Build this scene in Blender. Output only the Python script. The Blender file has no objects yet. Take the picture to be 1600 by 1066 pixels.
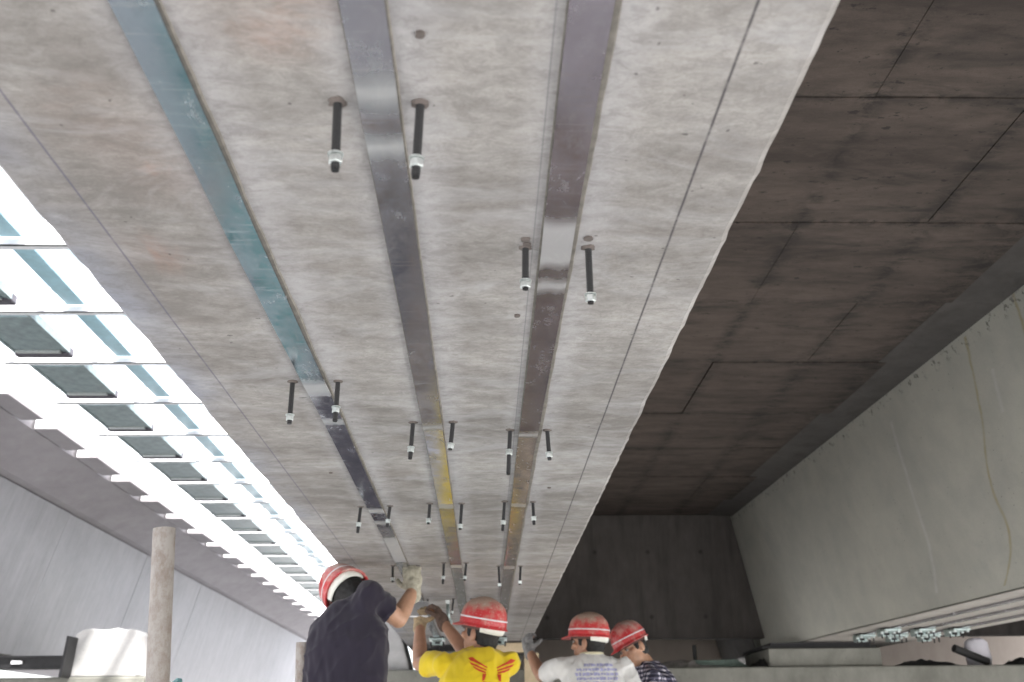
import bpy, bmesh, math, random
from mathutils import Vector, Matrix, noise
random.seed(7)
R = math.radians
C = 5.2                      # camera height above the ground; all z below are relative to the camera
scene = bpy.context.scene
col = scene.collection

# ------------------------------------------------------------------ camera
cam = bpy.data.cameras.new('camera'); camo = bpy.data.objects.new('camera', cam); col.objects.link(camo)
F_ = Vector((0.0280, 0.9254, 0.3779)).normalized()
Rt = Vector((0.99961, -0.0262, -0.0099)); Rt = (Rt - Rt.dot(F_)*F_).normalized()
Up = Rt.cross(F_)
camo.matrix_world = Matrix(((Rt.x, Up.x, -F_.x, 0), (Rt.y, Up.y, -F_.y, 0), (Rt.z, Up.z, -F_.z, C), (0, 0, 0, 1)))
cam.sensor_width = 36; cam.lens = 34.0; cam.clip_start = 0.05; cam.clip_end = 3000
cam.dof.use_dof = True; cam.dof.focus_distance = 2.3; cam.dof.aperture_fstop = 5.6      # near rods sharp, workers slightly soft
scene.camera = camo

# ------------------------------------------------------------------ world, sun, exposure
SUN_EL, SUN_AZ = R(52), R(150)          # azimuth from +Y towards +X
w = bpy.data.worlds.new('World'); scene.world = w; w.use_nodes = True
wn = w.node_tree.nodes; bg = wn['Background']
sky = wn.new('ShaderNodeTexSky'); sky.sky_type = 'NISHITA'; sky.sun_disc = False
sky.sun_elevation = SUN_EL; sky.sun_rotation = SUN_AZ; sky.dust_density = 3.0; sky.air_density = 1.0
hs = wn.new('ShaderNodeHueSaturation'); hs.inputs['Saturation'].default_value = .35; hs.inputs['Value'].default_value = 1.3   # hazy white sky
w.node_tree.links.new(sky.outputs[0], hs.inputs['Color']); w.node_tree.links.new(hs.outputs[0], bg.inputs[0]); bg.inputs[1].default_value = 0.15
sl = bpy.data.lights.new('sun', 'SUN'); sl.energy = 4.0; sl.angle = R(4.0); sl.color = (1, .97, .93)
slo = bpy.data.objects.new('sun', sl); col.objects.link(slo)
sd = Vector((math.sin(SUN_AZ)*math.cos(SUN_EL), math.cos(SUN_AZ)*math.cos(SUN_EL), math.sin(SUN_EL)))
slo.rotation_euler = sd.to_track_quat('Z', 'Y').to_euler(); slo.location = (0, 0, 40)
vs = scene.view_settings
vs.view_transform = 'Standard'; vs.look = 'None'; vs.gamma = 1; vs.use_curve_mapping = False
vs.exposure = 2.08

# ------------------------------------------------------------------ helpers
def V(*a): return Vector(a)
class MB:
    """collects faces; coordinates are metres with z relative to the camera"""
    def __init__(s): s.v = []; s.f = []
    def add(s, vs_, fs):
        n = len(s.v); s.v += [Vector(p) for p in vs_]; s.f += [[i+n for i in f] for f in fs]
    def box(s, x0, x1, y0, y1, z0, z1):
        s.hexa([(x0,y0,z0),(x1,y0,z0),(x1,y1,z0),(x0,y1,z0),(x0,y0,z1),(x1,y0,z1),(x1,y1,z1),(x0,y1,z1)])
    def hexa(s, p):
        s.add(p, [(0,3,2,1),(4,5,6,7),(0,1,5,4),(1,2,6,5),(2,3,7,6),(3,0,4,7)])
    def loft(s, rings, cap=True, closed=True):
        n = len(s.v); m = len(rings[0])
        for r in rings: s.v += [Vector(p) for p in r]
        for k in range(len(rings)-1):
            for i in range(m if closed else m-1):
                j = (i+1) % m
                s.f.append([n+k*m+i, n+k*m+j, n+(k+1)*m+j, n+(k+1)*m+i])
        if cap:
            s.f.append([n+i for i in reversed(range(m))]); s.f.append([n+(len(rings)-1)*m+i for i in range(m)])
    def tube(s, pts, r, seg=10, cap=True):
        pts = [Vector(p) for p in pts]; rr = r if isinstance(r, (list, tuple)) else [r]*len(pts)
        rings = []; ref = None
        for k, p in enumerate(pts):
            d = (pts[min(k+1, len(pts)-1)] - pts[max(k-1, 0)]).normalized()
            if ref is None: ref = d.orthogonal().normalized()
            ref = (ref - ref.dot(d)*d).normalized(); b = d.cross(ref)
            rings.append([p + rr[k]*(math.cos(a)*ref + math.sin(a)*b) for a in [2*math.pi*i/seg for i in range(seg)]])
        s.loft(rings, cap)
    def capsule(s, p0, p1, r0, r1, seg=14):
        p0, p1 = Vector(p0), Vector(p1); d = p1-p0; L = d.length
        d = d.normalized() if L > 1e-6 else V(0,0,1)
        pts, rs = [], []
        for k in range(1, 6):
            a = math.pi/2*(1-k/5); pts.append(p0 - d*r0*math.sin(a)); rs.append(max(r0*math.cos(a), .0005))
        for k in range(0, 5):
            a = math.pi/2*k/5; pts.append(p1 + d*r1*math.sin(a)); rs.append(r1*math.cos(a))
        ref = d.orthogonal().normalized(); b = d.cross(ref)
        s.loft([[p + q*(math.cos(t)*ref+math.sin(t)*b) for t in [2*math.pi*i/seg for i in range(seg)]] for p, q in zip(pts, rs)])
    def ellipsoid(s, c, ax, ay, az, M=None, nu=20, nv=12):
        M = M or Matrix.Identity(3); c = Vector(c); rings = []
        for k in range(nv+1):
            t = math.pi*(k+.02)/(nv+.04) - math.pi/2
            rings.append([c + M @ V(ax*math.cos(t)*math.cos(a), ay*math.cos(t)*math.sin(a), az*math.sin(t)) for a in [2*math.pi*i/nu for i in range(nu)]])
        s.loft(rings)
    def mesh(s, name, origin=(0,0,0)):
        me = bpy.data.meshes.new(name); o = Vector(origin)
        me.from_pydata([p-o for p in s.v], [], s.f); me.update(); return me
    def build(s, name, mat, parent=None, origin=None, smooth=False, bevel=0):
        if origin is None: origin = parent['_o'] if parent is not None else (0, 0, 0)
        return link(name, s.mesh(name, origin), mat, parent, origin, smooth, bevel)
def link(name, me, mat, parent=None, origin=(0,0,0), smooth=False, bevel=0):
    o = bpy.data.objects.new(name, me); col.objects.link(o)
    if mat and not me.materials: me.materials.append(mat)
    O = Vector(origin)
    if parent is not None: o.parent = parent; o.location = O - Vector(parent['_o'])
    else: o.location = O + V(0, 0, C)
    o['_o'] = tuple(O)
    if smooth:
        for p in me.polygons: p.use_smooth = True
    if bevel:
        b = o.modifiers.new('bevel', 'BEVEL'); b.width = bevel; b.segments = 2; b.limit_method = 'ANGLE'
    return o
def tag(o, label, cat, group=None):
    o['label'] = label; o['category'] = cat
    if group: o['group'] = group
    return o
def thing(name, label, cat, loc, group=None):
    o = bpy.data.objects.new(name, None); col.objects.link(o); o.empty_display_size = .1
    o.location = Vector(loc) + V(0, 0, C); o['_o'] = tuple(loc)
    return tag(o, label, cat, group)
def copy_tree(o, delta, label=None, group=None, parent=None):
    c = o.copy(); col.objects.link(c)
    if parent is None:
        c.location = o.location + Vector(delta)
        if label: c['label'] = label
        if group: c['group'] = group
    else: c.parent = parent
    for ch in [x for x in bpy.data.objects if x.parent == o]: copy_tree(ch, delta, parent=c)
    return c
def remesh(mb, voxel, smooth=3, disp=None):
    me = mb.mesh('tmp'); o = bpy.data.objects.new('tmp', me); col.objects.link(o)
    bm = bmesh.new(); bm.from_mesh(me); bmesh.ops.recalc_face_normals(bm, faces=bm.faces); bm.to_mesh(me); bm.free()
    m = o.modifiers.new('r', 'REMESH'); m.mode = 'VOXEL'; m.voxel_size = voxel
    if smooth:
        q = o.modifiers.new('s', 'SMOOTH'); q.factor = .5; q.iterations = smooth
    dg = bpy.context.evaluated_depsgraph_get(); dg.update()
    r = bpy.data.meshes.new_from_object(o.evaluated_get(dg))
    bpy.data.objects.remove(o); bpy.data.meshes.remove(me)
    if disp:
        ns = [v.normal.copy() for v in r.vertices]
        for v, n in zip(r.vertices, ns): v.co += n*disp(v.co)
    for p in r.polygons: p.use_smooth = True
    r.update(); return r
def shift(me, o):
    me.transform(Matrix.Translation(-Vector(o))); return me

# ------------------------------------------------------------------ materials
class NT:
    def __init__(s, name):
        s.m = bpy.data.materials.new(name); s.m.use_nodes = True
        s.t = s.m.node_tree; s.b = s.t.nodes['Principled BSDF']
    def n(s, typ, **kw):
        x = s.t.nodes.new(typ)
        for k, v in kw.items(): setattr(x, k, v)
        return x
    def l(s, a, b): s.t.links.new(a, b)
    def pos(s, scale=(1,1,1), rot=(0,0,0), obj=False):
        src = s.n('ShaderNodeTexCoord').outputs['Object'] if obj else s.n('ShaderNodeNewGeometry').outputs['Position']
        mp = s.n('ShaderNodeMapping'); mp.inputs['Scale'].default_value = scale; mp.inputs['Rotation'].default_value = rot
        s.l(src, mp.inputs[0]); return mp.outputs[0]
    def noise(s, vec, scale, detail=6, rough=.6, dist=0):
        x = s.n('ShaderNodeTexNoise'); x.inputs['Scale'].default_value = scale; x.inputs['Detail'].default_value = detail
        x.inputs['Roughness'].default_value = rough; x.inputs['Distortion'].default_value = dist
        s.l(vec, x.inputs['Vector']); return x.outputs['Fac']
    def ramp(s, fac, stops):
        x = s.n('ShaderNodeValToRGB'); e = x.color_ramp.elements
        while len(e) < len(stops): e.new(.5)
        for q, (p, c) in zip(e, stops):
            q.position = p; q.color = (c, c, c, 1) if isinstance(c, (int, float)) else (*c, 1)
        s.l(fac, x.inputs[0]); return x.outputs[0]
    def mix(s, fac, a, b, mode='MIX'):
        x = s.n('ShaderNodeMix'); x.data_type = 'RGBA'; x.blend_type = mode
        for sock, v in ((x.inputs['Factor'], fac), (x.inputs[6], a), (x.inputs[7], b)):
            if isinstance(v, (int, float)): sock.default_value = v
            elif isinstance(v, tuple): sock.default_value = (*v, 1)
            else: s.l(v, sock)
        return x.outputs[2]
    def math(s, op, a, b=0.0, c=None):
        x = s.n('ShaderNodeMath', operation=op)
        for i, v in enumerate((a, b) if c is None else (a, b, c)):
            if isinstance(v, (int, float)): x.inputs[i].default_value = v
            else: s.l(v, x.inputs[i])
        return x.outputs[0]
    def xyz(s, vec):
        x = s.n('ShaderNodeSeparateXYZ'); s.l(vec, x.inputs[0]); return x.outputs
    def line(s, val, at, half, soft=None):
        """1 where |val-at| < half, soft edge"""
        soft = soft or half*.6
        d = s.math('ABSOLUTE', s.math('SUBTRACT', val, at))
        mr = s.n('ShaderNodeMapRange'); s.l(d, mr.inputs[0])
        mr.inputs[1].default_value = half+soft; mr.inputs[2].default_value = max(half-soft, 0)
        return mr.outputs[0]
    def done(s, colr=None, rough=.85, metal=0, bump=None, bstr=.3, bdist=.01, spec=None):
        if colr is not None:
            if isinstance(colr, tuple): s.b.inputs['Base Color'].default_value = (*colr, 1)
            else: s.l(colr, s.b.inputs['Base Color'])
        if isinstance(rough, (int, float)): s.b.inputs['Roughness'].default_value = rough
        else: s.l(rough, s.b.inputs['Roughness'])
        s.b.inputs['Metallic'].default_value = metal
        if spec is not None: s.b.inputs['Specular IOR Level'].default_value = spec
        if bump is not None:
            x = s.n('ShaderNodeBump'); x.inputs['Strength'].default_value = bstr; x.inputs['Distance'].default_value = bdist
            s.l(bump, x.inputs['Height']); s.l(x.outputs[0], s.b.inputs['Normal'])
        return s.m
def concrete(name, dark, light, stretch=(1,1,1), streak=0, pits=True, stain=None, stain_amt=.5, extra=None, scale=1.0, contrast=.16):
    t = NT(name); p = t.pos(stretch)
    big = t.noise(p, 1.6*scale, 5, .6, .4); mid = t.noise(p, 9*scale, 6, .65); fine = t.noise(t.pos(), 160, 3, .6)
    mx = t.math('ADD', t.math('MULTIPLY', big, .55), t.math('MULTIPLY', mid, .45))
    c = t.mix(t.ramp(mx, [(.5-contrast, 0), (.5+contrast, 1)]), dark, light)
    if streak == 1:
        sk = t.noise(t.pos((16, 44, 1)), 1.0, 7, .78, .8); c = t.mix(t.math('MULTIPLY', t.ramp(sk, [(.46, 0), (.64, 1)]), .20), c, tuple(x*.62 for x in dark))
        sk2 = t.noise(t.pos((9, 22, 1)), 1.3, 6, .75, .6); c = t.mix(t.math('MULTIPLY', t.ramp(sk2, [(.54, 0), (.7, 1)]), .25), c, tuple(min(x*1.25, .7) for x in light))
    c = t.mix(t.math('MULTIPLY', t.ramp(fine, [(.3, 1), (.62, 0)]), .18), c, tuple(x*.55 for x in dark))
    if stain:
        f = t.ramp(t.noise(p, 3.1*scale, 4, .6, .8), [(.54, 0), (.74, 1)])
        c = t.mix(t.math('MULTIPLY', f, stain_amt), c, stain)
    h = t.math('ADD', t.math('MULTIPLY', mid, .6), t.math('MULTIPLY', fine, .25))
    if pits:
        vo = t.n('ShaderNodeTexVoronoi'); vo.inputs['Scale'].default_value = 26; t.l(t.pos(), vo.inputs['Vector'])
        sel = t.ramp(t.noise(t.pos(), 5.3, 2), [(.52, 0), (.6, 1)])
        pit = t.math('MULTIPLY', t.ramp(vo.outputs['Distance'], [(.07, 1), (.13, 0)]), sel)
        c = t.mix(t.math('MULTIPLY', pit, .7), c, tuple(x*.3 for x in dark)); h = t.math('SUBTRACT', h, pit)
    if extra: c = extra(t, c)
    return t.done(c, .88, 0, h, .35, .006)
def plain(name, c, rough=.6, metal=0, var=.25, scale=30, bump=.15):
    t = NT(name); n = t.noise(t.pos(obj=True), scale, 5, .65)
    k = t.mix(t.ramp(n, [(.3, 0), (.7, 1)]), tuple(x*(1-var) for x in c), tuple(min(x*(1+var), .95) for x in c))
    return t.done(k, rough, metal, n, bump, .003)

STRIPS = (-.385, -.135, .117); SW = .025          # strip centre lines on the soffit, half width
def soffit_extra(t, c):
    P = t.pos(); x, y, z = t.xyz(P)
    wob = t.math('MULTIPLY', t.math('SUBTRACT', t.noise(P, 6, 3), .5), .008)
    xw = t.math('ADD', x, wob)
    # ground-off paler bands under and beside each strip
    xn = t.math('ADD', x, t.math('MULTIPLY', t.math('SUBTRACT', t.noise(P, 14, 4, .7), .5), .05))
    for s in STRIPS:
        b = t.math('MULTIPLY', t.line(xn, s+.012, .055, .03), .42)
        c = t.mix(b, c, (.56, .55, .57))
    # rust and damp patches
    st = t.ramp(t.noise(t.pos((1, .8, 1)), 6.5, 4, .6, .5), [(.55, 0), (.72, 1)])
    for (sx, sy, r) in ((-.45, 1.2, .13), (-.5, 1.08, .12), (-.25, .85, .14), (-.56, 1.45, .1)):
        d = t.n('ShaderNodeVectorMath', operation='DISTANCE'); t.l(P, d.inputs[0]); d.inputs[1].default_value = (sx, sy, C+.75)
        m = t.math('MULTIPLY', t.ramp(d.outputs['Value'], [(0, 1), (r, 0)]), t.math('ADD', t.math('MULTIPLY', st, .6), .15))
        c = t.mix(m, c, (.30, .17, .12))
    # blue-grey damp along the outer edge
    e = t.math('MULTIPLY', t.line(xw, -.68, .05, .045), t.ramp(t.noise(P, 2.5, 3), [(.4, .1), (.65, .75)]))
    c = t.mix(e, c, (.28, .30, .36))
    # fine mottling and specks
    mt = t.noise(t.pos((22, 36, 1)), 1.0, 7, .82, .6); c = t.mix(t.math('MULTIPLY', t.ramp(mt, [(.40, 1), (.56, 0)]), .38), c, (.13, .12, .108))
    ml = t.noise(t.pos((2.4, 5, 1)), 1.0, 5, .7, 1.2); c = t.mix(t.math('MULTIPLY', t.ramp(ml, [(.5, 0), (.66, 1)]), .35), c, (.47, .465, .475))
    sp = t.ramp(t.noise(P, 48, 2, .5), [(.745, 0), (.775, 1)]); c = t.mix(t.math('MULTIPLY', sp, .6), c, (.05, .045, .045))
    # transverse form joints, faint
    for yj in (1.85, 2.75, 3.7, 4.65, 5.6, 6.6):
        c = t.mix(t.math('MULTIPLY', t.line(t.math('ADD', y, wob), yj, .003, .003), .22), c, (.2, .18, .16))
    # snapped chalk / seam lines along the girder
    brk = t.ramp(t.noise(P, 30, 3, .7), [(.25, .35), (.5, 1)])
    c = t.mix(t.math('MULTIPLY', t.line(t.math('ADD', x, t.math('MULTIPLY', wob, .25)), .302, .0016, .0014), brk), c, (.05, .045, .05))
    c = t.mix(t.math('MULTIPLY', t.line(t.math('ADD', x, t.math('MULTIPLY', wob, .25)), -.603, .0014, .0014), t.math('MULTIPLY', brk, .8)), c, (.09, .085, .13))
    c = t.mix(t.math('MULTIPLY', t.line(x, .079, .0008, .0008), .6), c, (.12, .12, .14))
    return c
def web_extra(t, c):
    P = t.pos(); x, y, z = t.xyz(P)
    zz = t.math('SUBTRACT', z, C)
    def path(pts, half, colr, amt):                 # a run-down mark: Y as a function of Z
        nonlocal c
        mr = t.n('ShaderNodeFloatCurve'); cu = mr.mapping.curves[0]
        mr.mapping.use_clip = False
        pts = sorted((p[1]/3, p[0]/10) for p in pts)
        while len(cu.points) < len(pts): cu.points.new(.5, .5)
        for q, p in zip(cu.points, pts): q.location = p
        mr.mapping.update()
        t.l(t.math('DIVIDE', zz, 3), mr.inputs['Value'])
        yy = t.math('ADD', t.math('MULTIPLY', mr.outputs[0], 10), t.math('MULTIPLY', t.math('SUBTRACT', t.noise(P, 8, 2), .5), .03))
        d = t.math('MULTIPLY', t.line(t.math('SUBTRACT', y, yy), 0, half, half*.95), t.ramp(t.noise(P, 9, 4, .7), [(.3, .35), (.6, 1)]))
        lo, hi = pts[0][0]*3, pts[-1][0]*3
        inside = t.math('MULTIPLY', t.math('GREATER_THAN', zz, lo), t.math('LESS_THAN', zz, hi))
        c = t.mix(t.math('MULTIPLY', t.math('MULTIPLY', d, inside), amt), c, colr)
    path([(4.97, 2.06), (5.17, 1.69), (5.43, 1.31), (5.49, 1.03), (5.75, .79)], .011, (.34, .28, .13), .8)
    path([(4.44, 2.08), (4.52, 1.88), (4.62, 1.5)], .011, (.30, .24, .10), .75)
    path([(6.12, 1.92), (6.25, 1.51), (6.37, 1.1), (6.5, .85)], .014, (.62, .62, .62), .5)
    path([(4.9, 1.84), (5.0, 1.62)], .012, (.6, .6, .6), .4)
    pit = t.math('MULTIPLY', t.line(zz, 2.045, .028, .028), t.ramp(t.noise(P, 22, 3, .7), [(.57, 0), (.64, 1)]))
    return t.mix(t.math('MULTIPLY', pit, .75), c, (.04, .035, .03))
def leftweb_extra(t, c):
    P = t.pos((1, 3.2, .35)); f = t.ramp(t.noise(P, 3.2, 5, .65), [(.45, 0), (.7, 1)])
    c = t.mix(t.math('MULTIPLY', f, .25), c, (.62, .61, .64))
    g = t.ramp(t.noise(t.pos((1, 4, .3)), 4.1, 4, .6), [(.55, 0), (.75, 1)])
    return t.mix(t.math('MULTIPLY', g, .22), c, (.25, .24, .25))
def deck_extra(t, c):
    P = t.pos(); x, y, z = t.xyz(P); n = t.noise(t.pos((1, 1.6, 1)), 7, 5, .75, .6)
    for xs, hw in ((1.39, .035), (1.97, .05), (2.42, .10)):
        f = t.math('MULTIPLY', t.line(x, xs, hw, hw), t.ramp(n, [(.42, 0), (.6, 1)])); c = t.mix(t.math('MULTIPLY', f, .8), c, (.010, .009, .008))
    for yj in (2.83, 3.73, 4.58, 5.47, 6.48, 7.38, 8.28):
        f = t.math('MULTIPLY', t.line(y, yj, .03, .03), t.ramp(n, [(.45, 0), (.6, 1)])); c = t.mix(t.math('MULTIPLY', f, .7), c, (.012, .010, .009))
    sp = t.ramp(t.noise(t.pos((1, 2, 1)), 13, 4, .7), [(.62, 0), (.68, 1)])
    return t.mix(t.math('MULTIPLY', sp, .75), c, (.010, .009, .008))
def diaphragm_extra(t, c):
    P = t.pos(); x, y, z = t.xyz(P); zz = t.math('SUBTRACT', z, C)
    for hz in (1.72, 1.08):
        for hx in (.62, 1.12, 1.66, 2.2):
            d = t.n('ShaderNodeVectorMath', operation='DISTANCE'); t.l(P, d.inputs[0]); d.inputs[1].default_value = (hx, 9.9, C+hz)
            c = t.mix(t.math('MULTIPLY', t.ramp(d.outputs['Value'], [(.012, 1), (.028, 0)]), .7), c, (.02, .018, .016))
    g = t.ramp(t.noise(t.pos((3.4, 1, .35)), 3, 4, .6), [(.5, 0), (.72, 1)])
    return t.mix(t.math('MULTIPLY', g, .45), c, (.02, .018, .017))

M = {}
M['soffit'] = concrete('soffit_concrete', (.215, .200, .186), (.41, .390, .368), (.7, 1.15, 1), extra=soffit_extra, stain=(.18, .160, .145), stain_amt=.6, contrast=.10, pits=False, streak=1)
M['soffit_right'] = concrete('soffit_plain', (.20, .185, .165), (.31, .29, .26), (.5, 1.4, 1))
M['web_right'] = concrete('web_concrete', (.41, .41, .37), (.54, .535, .47), scale=.5, extra=web_extra, stain=(.30, .30, .29), stain_amt=.3)
M['web_left'] = concrete('outer_web_concrete', (.40, .40, .415), (.48, .48, .495), extra=leftweb_extra, pits=False)
M['wing'] = concrete('wing_concrete', (.30, .28, .295), (.39, .37, .385), (1, .6, 1), stain=(.23, .21, .22), stain_amt=.4, pits=False)
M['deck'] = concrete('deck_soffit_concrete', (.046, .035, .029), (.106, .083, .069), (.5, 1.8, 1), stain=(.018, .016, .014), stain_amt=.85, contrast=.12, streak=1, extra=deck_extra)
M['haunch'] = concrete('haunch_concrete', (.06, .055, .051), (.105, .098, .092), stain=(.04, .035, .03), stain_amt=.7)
M['joint'] = plain('joint_dark', (.025, .022, .02), .95)
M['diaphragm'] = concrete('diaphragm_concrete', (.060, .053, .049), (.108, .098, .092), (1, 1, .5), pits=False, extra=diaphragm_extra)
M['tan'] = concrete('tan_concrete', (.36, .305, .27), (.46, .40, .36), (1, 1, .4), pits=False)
M['cap'] = concrete('cap_concrete', (.13, .13, .112), (.24, .24, .212), (1, 1, .6), stain=(.09, .09, .077))
M['block'] = concrete('block_concrete', (.38, .375, .37), (.55, .545, .54), stain=(.3, .3, .3))
M['ground'] = concrete('ground_concrete', (.37, .365, .36), (.48, .475, .465), scale=.2, stain=(.27, .25, .23))
M['white_paint'] = plain('white_paint', (.80, .81, .83), .45, 0, .05)
M['tray'] = plain('tray_plastic', (.21, .27, .275), .35, 0, .3, 14)
M['tray_rim'] = plain('tray_rim', (.075, .07, .085), .6)
M['gasket'] = plain('gasket', (.03, .03, .03), .7)
M['blue_glass'] = plain('blue_sheet', (.36, .58, .66), .3, 0, .15, 10)
M['black_rod'] = plain('black_oxide', (.012, .012, .013), .45, .3, .3, 200)
M['zinc'] = plain('zinc_plate', (.62, .66, .65), .36, .75, .2, 120)
M['dust'] = plain('drill_dust', (.13, .11, .10), .95)
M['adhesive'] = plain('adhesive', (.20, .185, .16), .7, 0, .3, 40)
M['tube'] = (lambda t: t.done(t.mix(t.ramp(t.noise(t.pos((1, 1, .6)), 38, 6, .75), [(.42, 0), (.62, 1)]), (.46, .425, .39), (.33, .275, .235)), .8, .1, t.noise(t.pos(), 80, 4), .3, .003))(NT('rusty_tube'))
M['plank'] = plain('timber_plank', (.30, .22, .15), .8, 0, .3, 12)
M['pale_timber'] = plain('pale_timber', (.52, .42, .28), .8, 0, .15, 14)
M['teal'] = plain('teal_tarpaulin', (.09, .30, .30), .55, 0, .25, 9)
M['steel_dark'] = plain('dark_steel', (.02, .02, .022), .5, .4, .3)
M['anchor'] = plain('anchor_steel', (.40, .48, .47), .35, .7, .3, 60)
M['rubber'] = plain('rubber', (.015, .015, .015), .75)
M['white_sack'] = plain('white_sack', (.78, .76, .82), .6, 0, .1, 10)
M['grey_sheet'] = plain('grey_sheet', (.22, .21, .20), .6, 0, .4, 20)
M['cable'] = plain('cable', (.10, .14, .12), .5)
def strip_mat(name, rows, tint, film_to=None, film=(.36, .42, .46)):
    """polished plate with its protective film: mirror-like, scratched, bared at the clamps in pale bands that stand in for bright reflections"""
    t = NT(name); P = t.pos(); x, y, z = t.xyz(P)
    sc = t.ramp(t.noise(t.pos((3, 40, 1)), 3.0, 6, .75), [(.57, 0), (.70, 1)])
    pat = t.noise(t.pos((2, 1.5, 1)), 3.0, 4, .6)
    c = t.mix(t.ramp(pat, [(.3, 0), (.7, 1)]), tuple(a*.72 for a in tint), tint)
    rough = t.math('ADD', t.math('MULTIPLY', t.ramp(t.noise(t.pos((14, 9, 1)), 1.0, 6, .75), [(.35, .1), (.7, 1)]), .26), .05)
    yw = t.math('ADD', y, t.math('MULTIPLY', t.math('SUBTRACT', t.noise(t.pos((30, 4, 1)), 1.0, 4, .7), .5), .05))
    bare_glint = None  # pale bands: bared metal, and painted-in bright reflection where the plate bends
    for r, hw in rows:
        b = t.line(yw, r, hw, .03); bare_glint = b if bare_glint is None else t.math('MAXIMUM', bare_glint, b)
    if film_to:
        fm = t.math('LESS_THAN', yw, film_to)
        c = t.mix(t.math('MULTIPLY', fm, .85), c, film)
    scuff = t.ramp(t.noise(t.pos((26, 11, 1)), 1.0, 7, .8, .8), [(.52, 0), (.66, 1)])
    grime = t.ramp(t.noise(t.pos((9, 5, 1)), 1.4, 6, .75, .5), [(.50, 0), (.70, 1)])
    c = t.mix(t.math('MULTIPLY', grime, .25), c, (.20, .19, .185)); c = t.mix(t.math('MULTIPLY', scuff, .26), c, (.66, .66, .66))
    rough = t.math('ADD', rough, t.math('MULTIPLY', scuff, .10))
    c = t.mix(t.math('MULTIPLY', sc, .4), c, (.75, .75, .74))
    if bare_glint is not None:
        c = t.mix(t.math('MULTIPLY', bare_glint, t.ramp(scuff, [(0, .75), (1, 1)])), c, (.56, .56, .55)); rough = t.math('MAXIMUM', rough, t.math('MULTIPLY', bare_glint, .62))
    m = t.done(c, rough, .88, t.math('ADD', pat, t.math('MULTIPLY', sc, .15)), .10, .004)
    return m

# ------------------------------------------------------------------ ground
g = MB(); g.add([(-900,-900,-C),(900,-900,-C),(900,900,-C),(-900,900,-C)], [(0,1,2,3)])
go = g.build('ground', M['ground']); go['kind'] = 'structure'

# ------------------------------------------------------------------ main bridge
ZS, ZD = .75, 2.10          # soffit and deck underside
def ys(a, b, step):
    n = max(1, int(round((b-a)/step))); return [a+(b-a)*i/n for i in range(n+1)]
def girder(name, label, xl, xr, y0, y1, ms, mwl, mwr, topin=.335, rough=0.0, xl_f=None, xr_f=None, tl_f=None, tr_f=None, step=.5):
    """trapezoid box girder: parts bottom slab face, two webs, end face"""
    fl = xl_f or (lambda y: xl); fr = xr_f or (lambda y: xr)
    tl = tl_f or (lambda y: fl(y)-topin); tr = tr_f or (lambda y: fr(y)+topin)
    e = thing(name, label, 'girder', ((fl(y0)+fr(y0))/2, y0, ZS))
    Y = ys(y0, y1, step)
    rn = random.Random(3)
    def jag(y, s):
        if rough == 0: return 0, 0
        a = noise.noise(V(y*.7, s*5, 0))*.002 + noise.noise(V(y*7, s*5, 1))*.0025 + noise.noise(V(y*23, s*5, 2))*.003
        ch = max(0, noise.noise(V(y*5.1, s*9, 4))-.15)*.011 + max(0, noise.noise(V(y*14, s*9, 6)))*.006
        return a*rough, ch*rough
    # bottom face with slightly ragged chamfered arrises
    rings = []
    for y in Y:
        al, cl = jag(y, 1); ar, cr = jag(y, 2); L, Rr = fl(y), fr(y); c0 = .007 if rough else .004
        dz = noise.noise(V(y*1.1, 0, 7))*.002*rough
        rings.append([(L+al-.003, y, ZS+c0+cl), (L+al+c0+cl*.7, y, ZS+dz)] + [(L+(Rr-L)*k/8, y, ZS+noise.noise(V(k*1.7, y*2.2, 3))*.0022*rough) for k in range(1, 8)] + [(Rr+ar-c0-cr*.7, y, ZS+dz), (Rr+ar+.003, y, ZS+c0+cr)])
    m = MB(); n0 = 0
    k = len(rings[0])
    for r in rings: m.v += [Vector(p) for p in r]
    for a in range(len(rings)-1):
        for b in range(k-1): m.f.append([a*k+b, a*k+b+1, (a+1)*k+b+1, (a+1)*k+b][::-1])
    # upward thickness
    m.build('bottom_slab', ms, e)
    for side, mw, f0, f1 in (('L', mwl, fl, tl), ('R', mwr, fr, tr)):
        q = MB(); Yw = ys(y0, y1, 1.0)
        sgn = 1 if side == 'L' else -1
        q.loft([[(f0(y), y, ZS+.012), (f1(y), y, ZD+.02), (f1(y)+sgn*.18, y, ZD+.02), (f0(y)+sgn*.18, y, ZS+.02)] for y in Yw])
        q.build('web', mw, e)
    for yy in (y0, y1): q = MB(); q.hexa([(fl(yy)+.01, yy-.02, ZS+.02), (fr(yy)-.01, yy-.02, ZS+.02), (fr(yy)-.01, yy+.02, ZS+.02), (fl(yy)+.01, yy+.02, ZS+.02), (tl(yy)+.01, yy-.02, ZD), (tr(yy)-.01, yy-.02, ZD), (tr(yy)-.01, yy+.02, ZD), (tl(yy)+.01, yy+.02, ZD)]); q.build('end_wall', M['cap'], e)
    return e
xRb = lambda y: 3.086-.0687*(y-5.58)
xRt = lambda y: 2.704-.0285*(y-4.3)
YB, YE = -12.0, 10.05
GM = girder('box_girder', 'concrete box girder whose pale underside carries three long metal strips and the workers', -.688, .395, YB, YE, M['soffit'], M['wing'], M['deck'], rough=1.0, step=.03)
girder('box_girder', 'smooth pale grey box girder with an ochre run-down mark on its web', 0, 0, YB, YE, M['soffit_right'], M['web_right'], M['haunch'],
       xl_f=xRb, xr_f=lambda y: xRb(y)+.98, tl_f=xRt, tr_f=lambda y: xRb(y)+1.3)
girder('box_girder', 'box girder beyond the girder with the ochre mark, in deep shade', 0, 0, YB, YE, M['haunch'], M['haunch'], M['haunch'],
       xl_f=lambda y: xRb(y)+2.9, xr_f=lambda y: xRb(y)+3.9)
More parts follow.
